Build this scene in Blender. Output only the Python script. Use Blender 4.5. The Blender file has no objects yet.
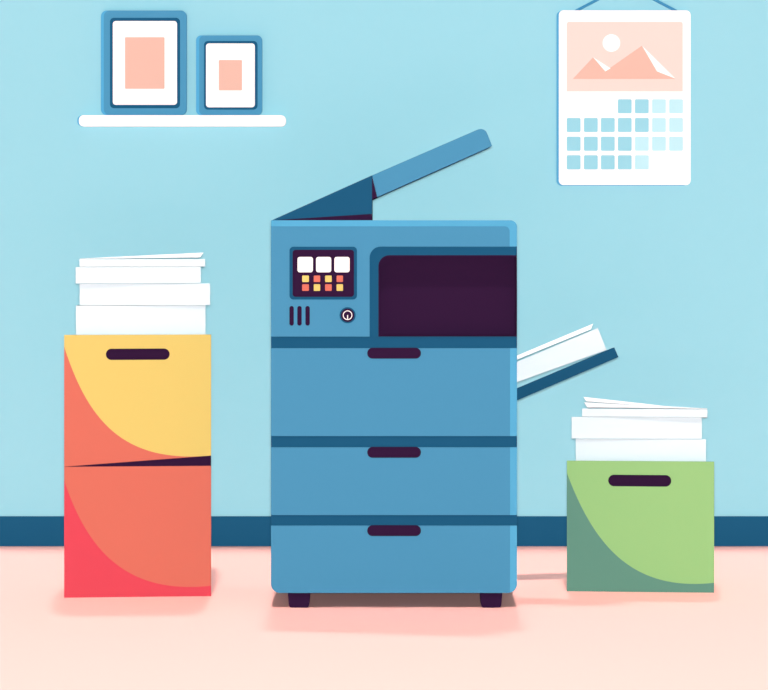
import bpy, bmesh, math, random
from mathutils import Vector, Matrix
from mathutils.geometry import tessellate_polygon

random.seed(7)
S = 0.003                 # one unit of layout = 3 mm; everything below is laid out in these units
EYE, DIST = 387.0, 3000.0 # eye height and camera distance to the front of the copier
COL = bpy.context.scene.collection
WALL_Y = 561.0            # the back wall stands behind the copier's front

def KX(y): return (DIST + y) / DIST
def X(px, y): return (px - 384.0) * KX(y)
def H(py, y): return EYE + (220.0 - py) * KX(y)

# ------------------------------------------------------------------ materials
def srgb(h):
    h = h.lstrip('#'); out = []
    for i in (0, 2, 4):
        c = int(h[i:i+2], 16) / 255.0
        out.append(c / 12.92 if c <= 0.04045 else ((c + 0.055) / 1.055) ** 2.4)
    return out

def mat(name, alb, grain=0.012, scale=220.0):
    m = bpy.data.materials.new(name); m.use_nodes = True
    nt = m.node_tree; b = nt.nodes['Principled BSDF']
    b.inputs['Roughness'].default_value = 0.9
    b.inputs['Specular IOR Level'].default_value = 0.0
    tc = nt.nodes.new('ShaderNodeTexCoord'); nz = nt.nodes.new('ShaderNodeTexNoise')
    nz.inputs['Scale'].default_value = scale; nz.inputs['Detail'].default_value = 2.0
    mx = nt.nodes.new('ShaderNodeMix'); mx.data_type = 'RGBA'
    lo = [max(0.0, c * (1 - grain)) for c in alb]; hi = [min(1.0, c * (1 + grain)) for c in alb]
    mx.inputs['A'].default_value = (*lo, 1); mx.inputs['B'].default_value = (*hi, 1)
    nt.links.new(tc.outputs['Object'], nz.inputs['Vector'])
    nt.links.new(nz.outputs['Fac'], mx.inputs['Factor'])
    nt.links.new(mx.outputs['Result'], b.inputs['Base Color'])
    return m

def lit(hexcol, e):   # the paint that reads as this colour under the room's light
    return [c / k for c, k in zip(srgb(hexcol), e)]

FRONT = (2.64, 2.20, 2.10)     # light reaching the copier's front
LEFT = (2.52, 2.05, 1.955)      # light reaching the boxes on the left
RIGHT = (2.38, 1.965, 1.85)     # light reaching the box on the right
BACK = (1.60, 1.37, 1.33)      # light reaching the back wall

M = dict(
    blue=mat('blue_plastic', lit('#579DC2', FRONT)),
    light=mat('light_blue_plastic', lit('#64B8DF', FRONT)),
    navy=mat('navy_plastic', lit('#245F83', FRONT)),
    plum=mat('plum_plastic', lit('#3A1D3E', FRONT)),
    key_white=mat('white_key', (0.55, 0.55, 0.55), 0),
    yellow=mat('yellow_card', lit('#FED578', LEFT)),
    coral=mat('coral_card', lit('#F37A66', LEFT)),  # coral card; also the painted shade on the yellow box
    red=mat('red_shade', lit('#F95260', LEFT)),  # shade on the coral box, painted as a colour
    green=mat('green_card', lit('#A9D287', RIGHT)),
    green_shade=mat('dark_green_shade', lit('#6F9C87', RIGHT)),  # shade on the green box, painted as a colour
    paper=mat('white_paper', (0.415, 0.53, 0.575), 0),
    wall=mat('wall_paint', lit('#A9E1EE', BACK), 0.006, 30),
    floor=mat('floor_paint', (0.85, 0.467, 0.43), 0.006, 30),
    skirting=mat('navy_skirting', lit('#245F83', BACK)),
    frame=mat('blue_frame', lit('#569DC3', BACK)),
    frame_edge=mat('light_blue_edge', lit('#5FB4DF', BACK)),
    frame_lip=mat('navy_lip', lit('#245F83', BACK)),
    mount=mat('white_mount', (0.85, 0.85, 0.85), 0),
    salmon=mat('salmon_print', lit('#FFC5B3', BACK)),
    blush=mat('blush_print', lit('#FFE4D9', BACK)),
    day=mat('sky_blue_print', lit('#A9E0EE', BACK)),
    pale_day=mat('pale_blue_print', lit('#D2F7FE', BACK)),
    cord=mat('blue_cord', lit('#4C98C3', BACK)),
)

def thin_paper(name, alb):
    m = bpy.data.materials.new(name); m.use_nodes = True
    nt = m.node_tree; nt.nodes.remove(nt.nodes['Principled BSDF'])
    d = nt.nodes.new('ShaderNodeBsdfDiffuse'); t = nt.nodes.new('ShaderNodeBsdfTranslucent'); mx = nt.nodes.new('ShaderNodeMixShader')
    d.inputs['Color'].default_value = (*alb, 1); t.inputs['Color'].default_value = (*alb, 1); mx.inputs['Fac'].default_value = 0.45
    nt.links.new(d.outputs[0], mx.inputs[1]); nt.links.new(t.outputs[0], mx.inputs[2])
    nt.links.new(mx.outputs[0], nt.nodes['Material Output'].inputs['Surface'])
    return m
M['sheet'] = thin_paper('thin_white_paper', (0.82, 0.9, 0.93))

# ------------------------------------------------------------------ mesh helpers
def rrect(x0, z0, x1, z1, tl=0, tr=0, br=0, bl=0, n=8):
    """rounded rectangle, z up, counter-clockwise"""
    pts = []
    def arc(cx, cz, r, a0):
        if r <= 0:
            pts.append((cx, cz)); return
        for i in range(n + 1):
            a = math.radians(a0 + 90.0 * i / n)
            pts.append((cx + r * math.cos(a), cz + r * math.sin(a)))
    arc(x1 - tr, z1 - tr, tr, 0); arc(x0 + tl, z1 - tl, tl, 90)
    arc(x0 + bl, z0 + bl, bl, 180); arc(x1 - br, z0 + br, br, 270)
    return pts

def circle(cx, cz, r, n=40):
    return [(cx + r * math.cos(2 * math.pi * i / n), cz + r * math.sin(2 * math.pi * i / n)) for i in range(n)]

def add_prism(bm, outer, y0, y1, holes=(), mi=0):
    """extrude an x-z outline (with holes) from depth y0 (front) to y1 (back)"""
    loops = [outer] + list(holes)
    tris = tessellate_polygon([[Vector((x, z, 0)) for x, z in lp] for lp in loops])
    flat = [p for lp in loops for p in lp]
    def clockwise(a, b, c):
        (ax, az), (bx, bz), (cx, cz) = flat[a], flat[b], flat[c]
        return (bx - ax) * (cz - az) - (bz - az) * (cx - ax) < 0
    f = [bm.verts.new((x * S, y0 * S, z * S)) for x, z in flat]
    b = [bm.verts.new((x * S, y1 * S, z * S)) for x, z in flat]
    for a, c, d in tris:
        if clockwise(a, c, d): c, d = d, c
        for vs in ((f[a], f[c], f[d]), (b[d], b[c], b[a])):
            try: bm.faces.new(vs).material_index = mi
            except ValueError: pass
    k = 0
    for lp in loops:
        n = len(lp)
        for i in range(n):
            j = (i + 1) % n
            bm.faces.new((f[k+i], f[k+j], b[k+j], b[k+i])).material_index = mi
        k += n

def add_box(bm, x0, x1, y0, y1, z0, z1, mi=0):
    add_prism(bm, [(x0, z0), (x1, z0), (x1, z1), (x0, z1)], y0, y1, (), mi)

def add_tube(bm, a, b, r, n=10):
    a, b = Vector(a), Vector(b); d = (b - a).normalized()
    u = d.cross(Vector((0, 1, 0))).normalized(); w = d.cross(u)
    ra, rb = [], []
    for i in range(n):
        t = 2 * math.pi * i / n; o = (u * math.cos(t) + w * math.sin(t)) * r
        ra.append(bm.verts.new((a + o) * S)); rb.append(bm.verts.new((b + o) * S))
    for i in range(n):
        j = (i + 1) % n; bm.faces.new((ra[i], ra[j], rb[j], rb[i]))
    bm.faces.new(ra); bm.faces.new(rb[::-1])

def obj(name, bm, mats, parent=None, label=None, loc=None, rz=0.0, bevel=0.0):
    bmesh.ops.recalc_face_normals(bm, faces=bm.faces[:])
    me = bpy.data.meshes.new(name); bm.to_mesh(me); bm.free()
    for m in (mats if isinstance(mats, (list, tuple)) else [mats]): me.materials.append(m)
    o = bpy.data.objects.new(name, me); COL.objects.link(o)
    if parent: o.parent = parent
    if loc: o.location = [c * S for c in loc]
    o.rotation_euler.z = rz
    if label: o['label'] = label
    if bevel:
        md = o.modifiers.new('bevel', 'BEVEL'); md.width = bevel * S; md.segments = 3
        md.limit_method = 'ANGLE'; md.angle_limit = math.radians(50)
    return o

def part(name, shape, y0, y1, m, parent, holes=(), label=None, bevel=0.0):
    bm = bmesh.new(); add_prism(bm, shape, y0, y1, holes)
    return obj(name, bm, m, parent, label, bevel=bevel)

def tag(o, label, cat, group=None):
    o['label'] = label; o['category'] = cat
    if group: o['group'] = group
    return o

def thing(name, label, cat, loc, rz=0.0, group=None):
    o = bpy.data.objects.new(name, None); COL.objects.link(o)
    o.empty_display_size = 0.05
    o.location = [c * S for c in loc]; o.rotation_euler.z = rz
    return tag(o, label, cat, group)

def structure(name, bm, m):
    o = obj(name, bm, m); o['kind'] = 'structure'; return o

# ------------------------------------------------------------------ the room
bm = bmesh.new(); add_box(bm, -1500, 1500, -3600, WALL_Y + 30, -12, 0); structure('floor', bm, M['floor'])
bm = bmesh.new(); add_box(bm, -1500, 1500, WALL_Y, WALL_Y + 30, 0, 900); structure('wall_back', bm, M['wall'])
bm = bmesh.new()
hb = H(516.6, WALL_Y - 4)
prof = [(-2.5, 0), (0, 0), (0, hb), (-1.8, hb), (-2.5, hb - 0.7)]
vs0 = [bm.verts.new((-1500 * S, (WALL_Y + y) * S, z * S)) for y, z in prof]
vs1 = [bm.verts.new((1500 * S, (WALL_Y + y) * S, z * S)) for y, z in prof]
bm.faces.new(vs0); bm.faces.new(vs1[::-1])
for i in range(5):
    j = (i + 1) % 5; bm.faces.new((vs0[i], vs0[j], vs1[j], vs1[i]))
structure('baseboard_back', bm, M['skirting'])

# ------------------------------------------------------------------ the copier
CX, PY = 394.0, -8.0
PK = KX(PY)
prn = thing('photocopier', 'large blue office photocopier with open lid, keypad and three paper drawers', 'photocopier',
            ((CX - 384.0) * PK, PY, 0))
def L(px): return (px - CX) * PK
def Z(py): return EYE + (220.0 - py) * PK
def R(x0, y0, x1, y1, tl=0, tr=0, br=0, bl=0): return rrect(L(x0), Z(y1), L(x1), Z(y0), tl, tr, br, bl)
DEP = 185.0
# inner carcass, seen as the navy bands between the drawers
bm = bmesh.new()
add_prism(bm, R(271, 336, 517, 575), 0.5, DEP)
obj('carcass', bm, M['navy'], prn, 'navy carcass showing as bands between the drawers')
# upper housing, cut away at the lower right for the output bay
ox = rrect(L(271), Z(336.6), L(517), Z(220.3), 0.6, 6.5, 0, 0)
housing = [p for p in ox if not (p[0] > L(500) and p[1] < Z(300))]
i0 = next(i for i, p in enumerate(housing) if p[0] < L(300) and p[1] < Z(300))
top_pts = [p for p in housing if p[1] >= Z(300)]; low_left = [housing[i0]]
bay_arc = [(L(369.6) + 11 + 11 * math.cos(math.radians(a)), Z(246.6) - 11 + 11 * math.sin(math.radians(a))) for a in range(180, 89, -10)]
hs = top_pts + low_left + [(L(369.6), Z(336.6))] + bay_arc + [(L(517), Z(246.6))]
bm = bmesh.new(); add_prism(bm, hs, 0, DEP)
add_prism(bm, R(369.6, 246.6, 517, 336.6), 60, DEP)
obj('housing', bm, M['light'], prn, 'light blue upper housing with a rounded corner')
# mid blue front panel over the housing
fp = [(L(509.6) - 5 + 5 * math.cos(math.radians(a)), Z(226.3) - 5 + 5 * math.sin(math.radians(a))) for a in range(0, 91, 15)]
fps = fp + [(L(271), Z(226.3)), (L(271), Z(336.6)), (L(369.6), Z(336.6))] + bay_arc + [(L(509.6), Z(246.6))]
part('front_panel', fps, -0.35, 0.2, M['blue'], prn)
# output bay: navy surround and plum liner open to the front
arc2 = [(L(378.4) + 11 + 11 * math.cos(math.radians(a)), Z(255.2) - 11 + 11 * math.sin(math.radians(a))) for a in range(180, 89, -10)]
surround = [(L(378.4), Z(336.6)), (L(369.6), Z(336.6))] + bay_arc + [(L(517), Z(246.6)), (L(517), Z(255.2))] + arc2[::-1]
bay = part('bay_surround', surround, -0.4, 59.5, M['navy'], prn, label='navy surround of the output bay')
bm = bmesh.new()
inner = [(L(378.4), Z(336.6))] + arc2 + [(L(517), Z(255.2)), (L(517), Z(336.6))]
add_prism(bm, inner, 14, 59)
ring = [(L(379.9), Z(336.6)), (L(378.4), Z(336.6))] + arc2 + [(L(517), Z(255.2)), (L(517), Z(336.6)), (L(515.5), Z(336.6)), (L(515.5), Z(256.7))] + \
       [(x + (1.2 if x < L(385) else 0.4), z - 1.5) for x, z in arc2[::-1]]
add_prism(bm, ring, -0.3, 14)
add_box(bm, L(379.9), L(515.5), -0.3, 14, Z(336.5), Z(335.6))
obj('bay_liner', bm, M['plum'], bay, 'dark plum inside of the output bay')
# control panel
cp = part('control_panel', R(289.5, 246.7, 357, 299.5, 4, 4, 4, 4), -0.7, 0, M['navy'], prn, label='navy framed control panel')
part('screen', R(292.6, 249.8, 354, 296.8, 3, 3, 3, 3), -0.95, -0.6, M['plum'], cp)
for x0, x1 in ((297.3, 313.2), (315.8, 331.5), (334.1, 349.9)):
    part('key', R(x0 + .25, 256.9, x1 - .25, 272.3, 2.4, 2.4, 2.4, 2.4), -1.3, -0.9, M['key_white'], cp, label='large white key')
for row, (z0, z1) in enumerate(((275.3, 282.2), (284.0, 291.0))):
    for i, (x0, x1) in enumerate(((302.0, 309.1), (313.6, 320.4), (325.0, 331.9), (336.4, 343.2))):
        yl = (i + row) % 2 == 0
        part('key', R(x0 + .2, z0 + .2, x1 - .2, z1 - .2, .8, .8, .8, .8), -1.3, -0.9, M['yellow' if yl else 'coral'], cp,
             label='small yellow key' if yl else 'small coral key')
for x0, x1 in ((289.4, 293.8), (297.3, 301.7), (305.4, 309.8)):
    part('vent_slot', R(x0, 306, x1, 325.6, 2.1, 2.1, 2.1, 2.1), -0.6, 0, M['plum'], prn)
dc = (L(347.6), Z(315.2))
dial = part('power_button', circle(*dc, 8.0), -0.6, 0, M['navy'], prn)
part('button_cap', circle(*dc, 6.7), -0.9, -0.5, M['plum'], dial)
bm = bmesh.new()
add_prism(bm, circle(*dc, 4.75), -1.15, -0.8, [circle(dc[0], dc[1], 3.95)[::-1]])
add_box(bm, dc[0] - 0.5, dc[0] + 0.5, -1.15, -0.8, dc[1] - 4.2, dc[1] + 0.2)
obj('power_symbol', bm, M['key_white'], dial, 'white ring and tick mark')
# three drawers
for y0, y1, rb in ((348.2, 436.0, 0), (447.3, 515.0, 0), (525.6, 592.9, 9.0)):
    bm = bmesh.new()
    full = R(271, y0, 517, y1, 0, 0, rb, rb)
    # body of the drawer front (light blue), mid blue panel over all but its right edge
    add_prism(bm, full, 0, 0.5)
    add_box(bm, L(273), L(515), 0.5, 60, Z(y1 - (18 if rb else 2)), Z(y0 + 2))   # tray of the drawer inside the carcass
    if rb: add_prism(bm, R(271, 575, 517, y1, 0, 0, rb, rb), 0.5, DEP)          # rounded base under the carcass
    d = obj('drawer', bm, M['light'], prn, 'light blue drawer shell, visible at its right edge')
    pl = rrect(L(271), Z(y1), L(517), Z(y0), 0, 0, rb, rb)
    pl = [p for p in pl if p[0] <= L(510)]
    cut = [(L(510), Z(y0)), ] if not rb else [(L(510), Z(y0))]
    low = (L(510), Z(y1) + (0 if not rb else 0.25))
    order = sorted([p for p in pl], key=lambda p: 0)
    pl = [low] + cut + order
    part('drawer_panel', pl, -0.35, 0.2, M['blue'], d)
    part('handle', R(367.2, y0 - 0.4, 421, y0 + 10.4, 5.3, 5.3, 5.3, 5.3), -0.8, 3, M['plum'], d, label='dark plum recessed handle')
# feet
for fx, fy in ((299.2, 8), (491.0, 8), (299.2, DEP - 30), (491.0, DEP - 30)):
    c = fx - CX
    if fy > 20: c *= 0.97
    ft = [(c - 11.2, 15.0), (c - 10.2, 3.0)] + [(c - 10.0 + 2.6 - 2.6 * math.cos(math.radians(a)), 2.6 - 2.6 * math.sin(math.radians(a))) for a in (30, 60, 90)] + \
         [(c + 10.0 - 2.6 + 2.6 * math.sin(math.radians(a)), 2.6 - 2.6 * math.cos(math.radians(a))) for a in (0, 30, 60)] + [(c + 10.2, 3.0), (c + 11.2, 15.0)]
    part('foot', ft, fy - 6, fy + 18, M['plum'], prn)
# lid standing open on its hinge cover
LD0, LD1 = 4.0, 140.0
part('hinge_cover', [(L(271.6), Z(220.3)), (L(372), Z(213.8)), (L(372), Z(175.3))], LD0 - 1, LD1, M['navy'], prn,
     label='navy triangular hinge cover')
part('hinge_gasket', [(L(271.6), Z(220.3)), (L(372), Z(220.3)), (L(372), Z(213.9))], LD0 - 1, LD1, M['plum'], prn)
lid = part('scanner_lid', [(L(372), Z(175.3)), (L(377.2), Z(197.0)), (L(492.2), Z(145.8)), (L(487.8), Z(134.4)), (L(486.3), Z(131.3)),
                   (L(484.2), Z(129.5)), (L(481.6), Z(128.8)), (L(479.2), Z(129.1)), (L(476.8), Z(129.9))], LD0, LD1 - 2, M['blue'], prn)
part('lid_joint', [(L(372), Z(176)), (L(372), Z(199.4)), (L(377.2), Z(197.1))], LD0 - 1, LD1, M['plum'], lid)
# output tray on the right flank
TY0, TY1 = 130.0, 162.0
def Lt(px): return X(px, TY0) - (CX - 384.0) * PK
def Zt(py): return H(py, TY0)
tray = part('output_tray', [(Lt(508), Zt(404.3)), (Lt(618.4), Zt(357.1)), (Lt(614.2), Zt(347.4)), (Lt(508), Zt(392.2))], TY0 - PY, TY1 - PY, M['navy'], prn,
     label='navy slanted output tray')
SAG = 2.1      # the tray and the paper in it lean slightly to the back
for v in tray.data.vertices: v.co.z -= SAG * S * (v.co.y / S - TY0 + PY) / (TY1 - TY0)

def free_prism(name, label, cat, group, pts, y0, y1, layers=0):
    """a sheaf of paper whose side outline is given in the picture's frame at depth y0"""
    w = [(X(px, y0), H(py, y0)) for px, py in pts]
    cx = sum(p[0] for p in w) / len(w); cz = min(p[1] for p in w)
    bm = bmesh.new()
    loc = [(x - cx, z - cz) for x, z in w]
    if layers:
        # quad given as bottom-left, bottom-right, top-right, top-left: one thin slab per few sheets
        bl, br, tr, tl = [Vector(p) for p in loc]
        for i in range(layers):
            a, b = i / layers, (i + 1) / layers
            j = random.uniform(0, .35)
            q = [bl.lerp(tl, a), br.lerp(tr, a), br.lerp(tr, b), bl.lerp(tl, b)]
            q[1].x -= j * .5; q[2].x -= j * .5
            add_prism(bm, [tuple(p) for p in q], 0, y1 - y0 - j * 2)
    else:
        add_prism(bm, loc, 0, y1 - y0)
    for v in bm.verts: v.co.z -= SAG * v.co.y / (TY1 - TY0)
    o = obj(name, bm, M['paper' if layers else 'sheet'], loc=(cx, y0, cz))
    return tag(o, label, cat, group)

free_prism('paper_stack', 'thick slanted stack of printed white paper lying in the output tray', 'paper', 'white paper in the output tray',
           [(512.4, 383.8), (606.4, 349.9), (597.9, 328.0), (512.4, 363.8)], TY0 + 1, TY1 - 1, 14)
free_prism('paper_sheet', 'thin white sheet lifted off the stack in the output tray', 'paper', 'white paper in the output tray',
           [(512.4, 361.4), (591.0, 329.2), (593.2, 323.6), (512.4, 357.5)], TY0 + 1, TY1 - 1)

# ------------------------------------------------------------------ boxes
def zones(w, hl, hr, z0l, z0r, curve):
    """front face of a box split along a curve: the part above it and the painted shade below it (local x from -w/2)"""
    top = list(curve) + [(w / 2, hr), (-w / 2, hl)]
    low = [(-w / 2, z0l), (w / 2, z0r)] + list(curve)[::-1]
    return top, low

def bezier(p, n=48):
    out = []
    for i in range(n + 1):
        t = i / n
        out.append(tuple((1-t)**3*a + 3*t*(1-t)**2*b + 3*t*t*(1-t)*c + t**3*d for a, b, c, d in zip(*p)))
    return out

def box_frame(px0, px1, base, y):
    k = KX(y); return (X((px0 + px1) / 2, y), y, k, (px0 + px1) / 2, (px1 - px0) * k)

T = 3.0
def carton(name, label, cat, px0, px1, top, base, y, yaw, curve_px, mats, depth, drop, slot=None, group=None, bot=None, z_off=0.0):
    """open carton; rows are rows of the picture at depth y; bot = rows of the bottom edge at its left and right"""
    cx, cy, k, pc, w = box_frame(px0, px1, base, y)
    bl, br = bot if bot else (base, base)
    zb = H(base, y) if bot is None else H(bl, y)
    def lx(p): return (p - pc) * k
    def lz(r): return H(r, y) - zb
    root = thing(name, label, cat, (cx, cy, zb), yaw, group)
    edge = lambda x: lz(bl) + (lz(br) - lz(bl)) * (x / w + 0.5)
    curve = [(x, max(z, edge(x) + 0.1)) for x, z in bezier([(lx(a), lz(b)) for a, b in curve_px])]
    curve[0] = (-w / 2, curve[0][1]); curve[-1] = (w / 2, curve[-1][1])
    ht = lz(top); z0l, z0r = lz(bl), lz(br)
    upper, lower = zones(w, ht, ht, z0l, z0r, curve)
    bm = bmesh.new()
    holes = []
    if slot:
        sx0, sz0, sx1, sz1 = lx(slot[0]), lz(slot[3]), lx(slot[2]), lz(slot[1]); r = (sz1 - sz0) / 2 - 0.05
        holes = [rrect(sx0, sz0, sx1, sz1, r, r, r, r)[::-1]]
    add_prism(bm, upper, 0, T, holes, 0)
    add_prism(bm, lower, 0, T, (), 1)  # lower zone: shading of the face painted in a second colour
    # back, flanks and bottom
    hb = ht - drop
    add_prism(bm, [(-w/2, z0l), (w/2, z0r), (w/2, hb), (-w/2, hb)], depth - T, depth, (), 0)
    for s in (-1, 1):
        z0 = z0l if s < 0 else z0r
        x0, x1 = (-w/2, -w/2 + T) if s < 0 else (w/2 - T, w/2)
        v = [bm.verts.new((x * S, yy * S, zz * S)) for x in (x0, x1) for yy, zz in ((T, z0), (depth - T, z0), (depth - T, hb), (T, ht))]
        for q in ((0,1,2,3), (7,6,5,4), (0,4,5,1), (1,5,6,2), (2,6,7,3), (3,7,4,0)):
            bm.faces.new([v[i] for i in q])
    add_prism(bm, [(-w/2 + T, z0l), (w/2 - T, z0r), (w/2 - T, z0r + T), (-w/2 + T, z0l + T)], T, depth - T, (), 0)
    obj('carton_body', bm, mats, root)
    if slot:
        part('handle', rrect(sx0, sz0, sx1, sz1, r, r, r, r), 0.6, T + 1.5, M['plum'], root, label='dark plum hand hold')
    return root, dict(cx=cx, cy=cy, yaw=yaw, k=k, y=y, zb=zb)

LY, RY = 80.0, 121.0
LYAW, RYAW = math.radians(5.0), math.radians(-5.0)
lower_root, lf = carton('storage_box', 'coral cardboard box with painted red shade at lower corner standing on the floor under the yellow box', 'box',
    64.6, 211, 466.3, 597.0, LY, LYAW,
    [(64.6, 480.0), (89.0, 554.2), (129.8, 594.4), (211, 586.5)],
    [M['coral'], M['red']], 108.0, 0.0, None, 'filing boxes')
# the dark wedge under the tilted upper box
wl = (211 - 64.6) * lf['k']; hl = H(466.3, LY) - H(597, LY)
part('dark_wedge', [(-wl/2, hl), (wl/2, hl), (wl/2, hl + 10.0 * lf['k']), ], 0.0, 107.0, M['plum'], lower_root, label='dark plum wedge under the yellow box')
upper_root, uf = carton('storage_box', 'yellow cardboard box with painted coral shade at lower corner stacked on the coral box', 'box',
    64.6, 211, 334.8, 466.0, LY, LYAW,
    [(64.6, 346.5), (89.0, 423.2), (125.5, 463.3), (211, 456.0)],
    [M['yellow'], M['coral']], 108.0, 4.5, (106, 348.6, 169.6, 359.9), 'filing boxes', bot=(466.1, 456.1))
green_root, gf = carton('storage_box', 'light green cardboard box with painted dark green shade at lower corner on the floor at right', 'box',
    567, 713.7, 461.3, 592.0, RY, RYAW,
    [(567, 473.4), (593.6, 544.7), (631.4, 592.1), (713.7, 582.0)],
    [M['green'], M['green_shade']], 108.0, 9.0, (608.3, 474.9, 671.2, 486.5), 'filing boxes')

# ------------------------------------------------------------------ paper piles
PDEP = 88.0
def pile(fr, items, gap=8.0):
    """items: (name, label, outline or row range, left/right edges, forward offsets left/right)"""
    base_y = fr['y']
    for it in items:
        name, label, px0, px1, r0, r1, yl, yr, kind, group, s0, s1 = it
        k = KX(base_y + gap)
        w = (px1 - px0) * k
        # centre of its front edge in the box's frame
        ang = math.atan2(yr - yl, w)
        mid = (X((px0 + px1) / 2, base_y + gap), )
        off_x = mid[0] - fr['cx']; off_y = gap + (yl + yr) / 2 + off_x * math.tan(fr['yaw']) * 0
        c, s = math.cos(fr['yaw']), math.sin(fr['yaw'])
        wx = fr['cx'] + off_x; wy = fr['cy'] + off_x * math.tan(fr['yaw']) + off_y
        yaw = fr['yaw'] + ang
        bm = bmesh.new()
        if kind == 'stack':
            zb = r1 if not isinstance(r1, str) else 0
            z1 = H(r0, base_y + gap) - 0.35; z0 = H(r1, base_y + gap) if r1 is not None else fr['zb'] + T + 2.2
            if r1 is None: z0 = fr['zb'] + fr.get('lift', T + 0.2)
            zh = z1 - z0; n = max(4, int((z1 - z0) / 1.9)); hh = (z1 - z0) / n
            for i in range(n):
                jx, jb = random.uniform(-.12, .12), random.uniform(0, 1.2)
                add_box(bm, -w/2 + jx, w/2 + jx, 0, PDEP - jb, i * hh, (i + 1) * hh)
        else:
            pts = kind; zh = 1e9; z0 = H(max(p[1] for p in pts), base_y + gap)
            add_prism(bm, [((px - (px0 + px1) / 2) * k, H(py, base_y + gap) - z0) for px, py in pts], 0, PDEP)
        for v in bm.verts:       # the pile sags a little towards its back
            top = (v.co.z / S) / max(zh, 1e-6)
            v.co.z -= (s0 + (s1 - s0) * top) * S * (v.co.y / S / PDEP)
        o = obj(name, bm, M['paper' if kind == 'stack' else 'sheet'], loc=(wx, wy, z0), rz=yaw)
        tag(o, label, 'paper', group)

uf['lift'] = 0.0
# the lowest stack rests on the slanted bottom of the yellow box: its resting height is that of the bottom's high side
uf['lift'] = 10.0 * uf['k'] + T + 0.2
G1 = 'paper piled in the yellow box'
pile(uf, [
    ('paper_stack', 'white paper stack half sunk in the yellow box, lowest of its pile', 76.2, 205.4, 305.2, None, 0, 0, 'stack', G1, 0, 2),
    ('paper_stack', 'white paper stack second from the bottom above the yellow box, shifted right', 80, 210, 283.2, 305.2, 0.3, -2.4, 'stack', G1, 2, 1.9),
    ('paper_stack', 'white paper stack third from the bottom above the yellow box, shifted left', 76.2, 200.8, 266.6, 283.2, -2.8, -2.4, 'stack', G1, 1.9, 1.7),
    ('paper_stack', 'thin white paper stack near the top of the left pile, above the yellow box', 80, 205.2, 258.7, 266.6, -2.6, -2.2, 'stack', G1, 1.7, 1.4),
    ('paper_sheet', 'topmost white sheet of the left pile, its right end lifted', 80, 205.2, 0, 0, -2.6, -2.2,
        [(80.2, 258.7), (90, 258.6), (200.2, 257.3), (203.6, 252.6), (80.2, 258.5)], G1, 1.4, 1.4),
])
G2 = 'paper piled in the green box'
pile(gf, [
    ('paper_stack', 'white paper stack half sunk in the green box, lowest of its pile', 575.9, 705.6, 438.7, None, 0, 0, 'stack', G2, 0, 6.4),
    ('paper_stack', 'thick white paper stack in the middle of the pile above the green box', 571.7, 701.4, 416.7, 438.7, -2.2, 0.3, 'stack', G2, 6.4, 6.3),
    ('paper_stack', 'thin white paper stack near the top of the pile above the green box, shifted right', 582, 706.7, 408.4, 416.7, -2.1, -2.9, 'stack', G2, 6.3, 6.0),
    ('paper_sheet', 'white sheet with raised left tip, second from the top above the green box', 582, 706.7, 0, 0, -2.1, -2.9,
        [(587.2, 407.5), (630, 407.6), (706.5, 408.4), (706.5, 408.2), (665, 406.6), (584.0, 402.4)], G2, 6.0, 6.0),
    ('paper_sheet', 'topmost white sheet above the green box, its left tip raised highest', 582, 706.7, 0, 0, -2.1, -2.9,
        [(586.0, 401.4), (665, 406.5), (706.5, 408.1), (706.5, 407.9), (667, 406.0), (583.4, 397.0)], G2, 6.0, 6.0),
])

# ------------------------------------------------------------------ shelf and picture frames
def wx(px, d): return X(px, WALL_Y - d)
def wz(py, d): return H(py, WALL_Y - d)
def wall_thing(name, label, cat, px, py, d, group=None):
    return thing(name, label, cat, (wx(px, d), WALL_Y, wz(py, d)), 0, group), px, py
def wpart(root3, name, shape_px, d0, d1, m, label=None, holes=(), parent=None):
    """shape given by picture rows at distance d0 from the wall; d0 front, d1 back"""
    root, px, py = root3
    k = KX(WALL_Y - d0); rx, rz = root.location.x / S, root.location.z / S
    f = lambda pts: [(X(a, WALL_Y - d0) - rx, H(b, WALL_Y - d0) - rz) for a, b in pts]
    return part(name, f(shape_px), -d0, -d1, m, parent or root, [f(h) for h in holes], label)
def rr(x0, y0, x1, y1, r):   # rows grow downwards, so the outline runs the other way; add_prism does not mind
    return rrect(x0, y0, x1, y1, r, r, r, r)

SHD = 14.0
sh = wall_thing('wall_shelf', 'white wall shelf with rounded ends carrying the two picture frames', 'shelf', 182, 126.3, SHD)
b = wpart(sh, 'shelf_board', rr(78.9, 115.2, 285.7, 126.4, 4.6), SHD, 1.0, M['mount'])
wpart(sh, 'end_trim', rr(77.3, 115.4, 100, 126.2, 4.6), SHD - 0.6, 0.2, M['frame_edge'], 'light blue trim behind the left end')

def picture_frame(label, o, edge, lip, mount, pic, r):
    F = 11.0
    t = wall_thing('picture_frame', label, 'picture frame', (o[0] + o[2]) / 2, o[3], F, 'picture frames on the shelf')
    fr = wpart(t, 'frame', rr(o[0] + edge, o[1], o[2], o[3], r), F, 5.0, M['frame'])
    wpart(t, 'frame_edge', rr(o[0], o[1], o[2] - 8, o[3], r), F - 0.5, 4.8, M['frame_edge'], 'light blue left edge of the frame')
    wpart(t, 'inner_lip', rr(*lip, 4.0), F + 0.4, F - 0.2, M['frame_lip'], 'navy inner lip')
    mt = wpart(t, 'mount', rr(*mount, 3.0), F + 0.8, F + 0.2, M['mount'], 'white mount')
    pc = wpart(t, 'print', rr(*pic, 1.0), F + 1.1, F + 0.6, M['salmon'], 'plain salmon print')
    return t
picture_frame('tall blue picture frame with salmon print, the larger one on the white shelf', (100.8, 10.5, 186.7, 115.2), 3.0,
              (110, 17.8, 180, 108.2), (112.8, 21, 177, 104.8), (125, 37.2, 164.5, 88.8), 6.0)
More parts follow.
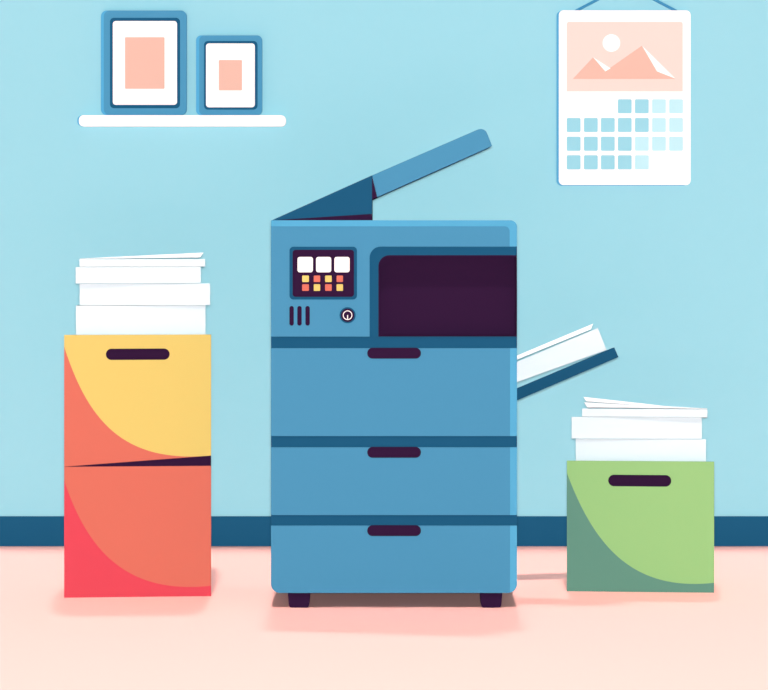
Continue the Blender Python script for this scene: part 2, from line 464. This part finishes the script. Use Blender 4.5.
picture_frame('small blue picture frame with salmon print, the shorter one on the white shelf', (196, 35.4, 262.2, 115.2), 3.2,
              (204, 41, 257.5, 109.6), (206, 43.4, 254.8, 107.3), (218.8, 60, 242, 90.4), 5.0)

# ------------------------------------------------------------------ calendar
CD = 5.0
cal = wall_thing('wall_calendar', 'white wall calendar with a mountain picture hanging from a blue cord', 'calendar', 624, 185, CD)
wpart(cal, 'backing_board', rr(556.7, 10.8, 688, 185.7, 5.0), CD - 1.2, 0.2, M['frame_edge'], 'light blue backing board')
pg = wpart(cal, 'page', rr(558.9, 10.4, 690.6, 185.0, 4.6), CD, CD - 1.5, M['mount'])
root, cpx, cpy = cal
rx, rz = root.location.x / S, root.location.z / S
D = CD
picture = wpart(cal, 'mountain_picture', rrect(566.7, 21.8, 690.6 - 7.9, 91.4, 0.2, 0.2, 2.4, 2.4), D + 0.25, D - 0.2, M['blush'],
                'blush picture of two mountains under a white sun', parent=None)
def pic(name, pts, m, d, lab): wpart(cal, name, pts, D + d, D + 0.1, m, lab, parent=picture)
pic('sun', circle(611.4, 43.0, 8.8), M['mount'], 0.45, 'white sun disc')
pic('mountains', [(572.7, 79.0), (593.1, 57.2), (605.3, 71.2), (642.0, 45.6), (657.0, 71.4), (675.2, 78.6), (675.2, 79.0)], M['salmon'], 0.45, 'salmon mountains')
pic('snow', [(593.1, 57.2), (610.6, 68.4), (605.3, 71.4)], M['mount'], 0.6, 'white snow on the small peak')
pic('snow', [(642.0, 45.6), (675.4, 78.6), (657.0, 71.4)], M['mount'], 0.6, 'white snow on the high peak')
xs = [566.7, 583.9, 600.9, 617.8, 634.9, 652.0, 669.1]
rows = [(99.2, 113.4), (117.9, 132.1), (136.6, 150.9), (155.2, 169.5)]
kinds = ['...ddpp', 'dddddpp', 'ddddppp', 'ddddp..']
for nm, ch, m, lab in (('date_squares', 'd', M['day'], 'sky blue date squares'), ('date_squares', 'p', M['pale_day'], 'pale blue date squares')):
    bm = bmesh.new()
    for (y0, y1), kd in zip(rows, kinds):
        for x0, c in zip(xs, kd):
            if c == ch:
                pts = [(X(a, WALL_Y - D - .3) - rx, H(b, WALL_Y - D - .3) - rz) for a, b in rr(x0, y0, x0 + 13.9, y1, 1.4)]
                add_prism(bm, pts, -D - .3, -D + .1)
    obj(nm, bm, m, pg, lab)
bm = bmesh.new()
apex = (wx(626, 3) - rx, -3.0, wz(-15.2, 3) - rz)
for px in (575.4, 676.6):
    add_tube(bm, (wx(px, 3) - rx, -3.0, wz(11.2, 3) - rz), apex, 1.65)
obj('hanging_cord', bm, M['cord'], root, 'blue hanging cord')
bm = bmesh.new(); add_tube(bm, (apex[0], -6.0, apex[2] - 1), (apex[0], 0.0, apex[2] - 1), 1.2); obj('hook', bm, M['cord'], root)

# ------------------------------------------------------------------ lights
def area(name, target, direction, dist, sx, sy, spread, power, color):
    ld = bpy.data.lights.new(name, 'AREA'); ld.shape = 'RECTANGLE'; ld.size = sx * S; ld.size_y = sy * S
    ld.spread = math.radians(spread); ld.energy = power; ld.color = color
    o = bpy.data.objects.new(name, ld); COL.objects.link(o)
    d = Vector(direction).normalized()
    o.location = (Vector(target) - d * dist) * S
    o.rotation_euler = d.to_track_quat('-Z', 'Y').to_euler()
    return o
P_LAMP, P_KEY, P_BACK, P_STRIP = 4200.0, 98.2, 37.0, 8.2
ld = bpy.data.lights.new('camera_fill_lamp', 'POINT'); ld.energy = P_LAMP; ld.color = (1.0, 0.98, 0.96); ld.shadow_soft_size = 0.04
o = bpy.data.objects.new('camera_fill_lamp', ld); COL.objects.link(o); o.location = (0, -3000 * S, (EYE + 10) * S)  # added fill light at the camera, not a fixture of the room
a = math.radians(65)
area('added_key_softbox', (0, -440, 0), (0, math.cos(a), -math.sin(a)), 1900, 2000, 1900 * math.sin(a), 3, P_KEY, (1.0, 0.80, 0.74))  # added key light from above the front, no such fixture in the room
b = math.radians(24)
area('added_rear_softbox', (0, -610, 0), (0, -math.sin(b), -math.cos(b)), 760 / math.cos(b), 2000, 1620 * math.cos(b), 5, P_BACK, (1, 1, 1))  # added light from behind, throws the floor shadows forward
area('added_wall_softbox', (0, 380, 0), (0, 0.0001, -1), 760, 2000, 362, 6, P_STRIP, (1, 1, 1))  # added light that evens out the floor beside the wall

w = bpy.data.worlds.new('room_air'); bpy.context.scene.world = w; w.use_nodes = True
w.node_tree.nodes['Background'].inputs['Color'].default_value = (1.0, 0.98, 0.96, 1)
w.node_tree.nodes['Background'].inputs['Strength'].default_value = 0.32

# ------------------------------------------------------------------ camera
cam = bpy.data.cameras.new('camera'); co = bpy.data.objects.new('camera', cam); COL.objects.link(co)
cam.sensor_width = 36.0; cam.lens = DIST / 768.0 * 36.0
cam.shift_y = -(345.0 - 220.0) / 768.0
cam.clip_end = 100
co.location = (0, -DIST * S, EYE * S); co.rotation_euler = (math.radians(90), 0, 0)
sc = bpy.context.scene; sc.camera = co
sc.view_settings.view_transform = 'Standard'; sc.view_settings.look = 'None'
sc.view_settings.exposure = 0.0; sc.view_settings.gamma = 1.0; sc.view_settings.use_curve_mapping = False
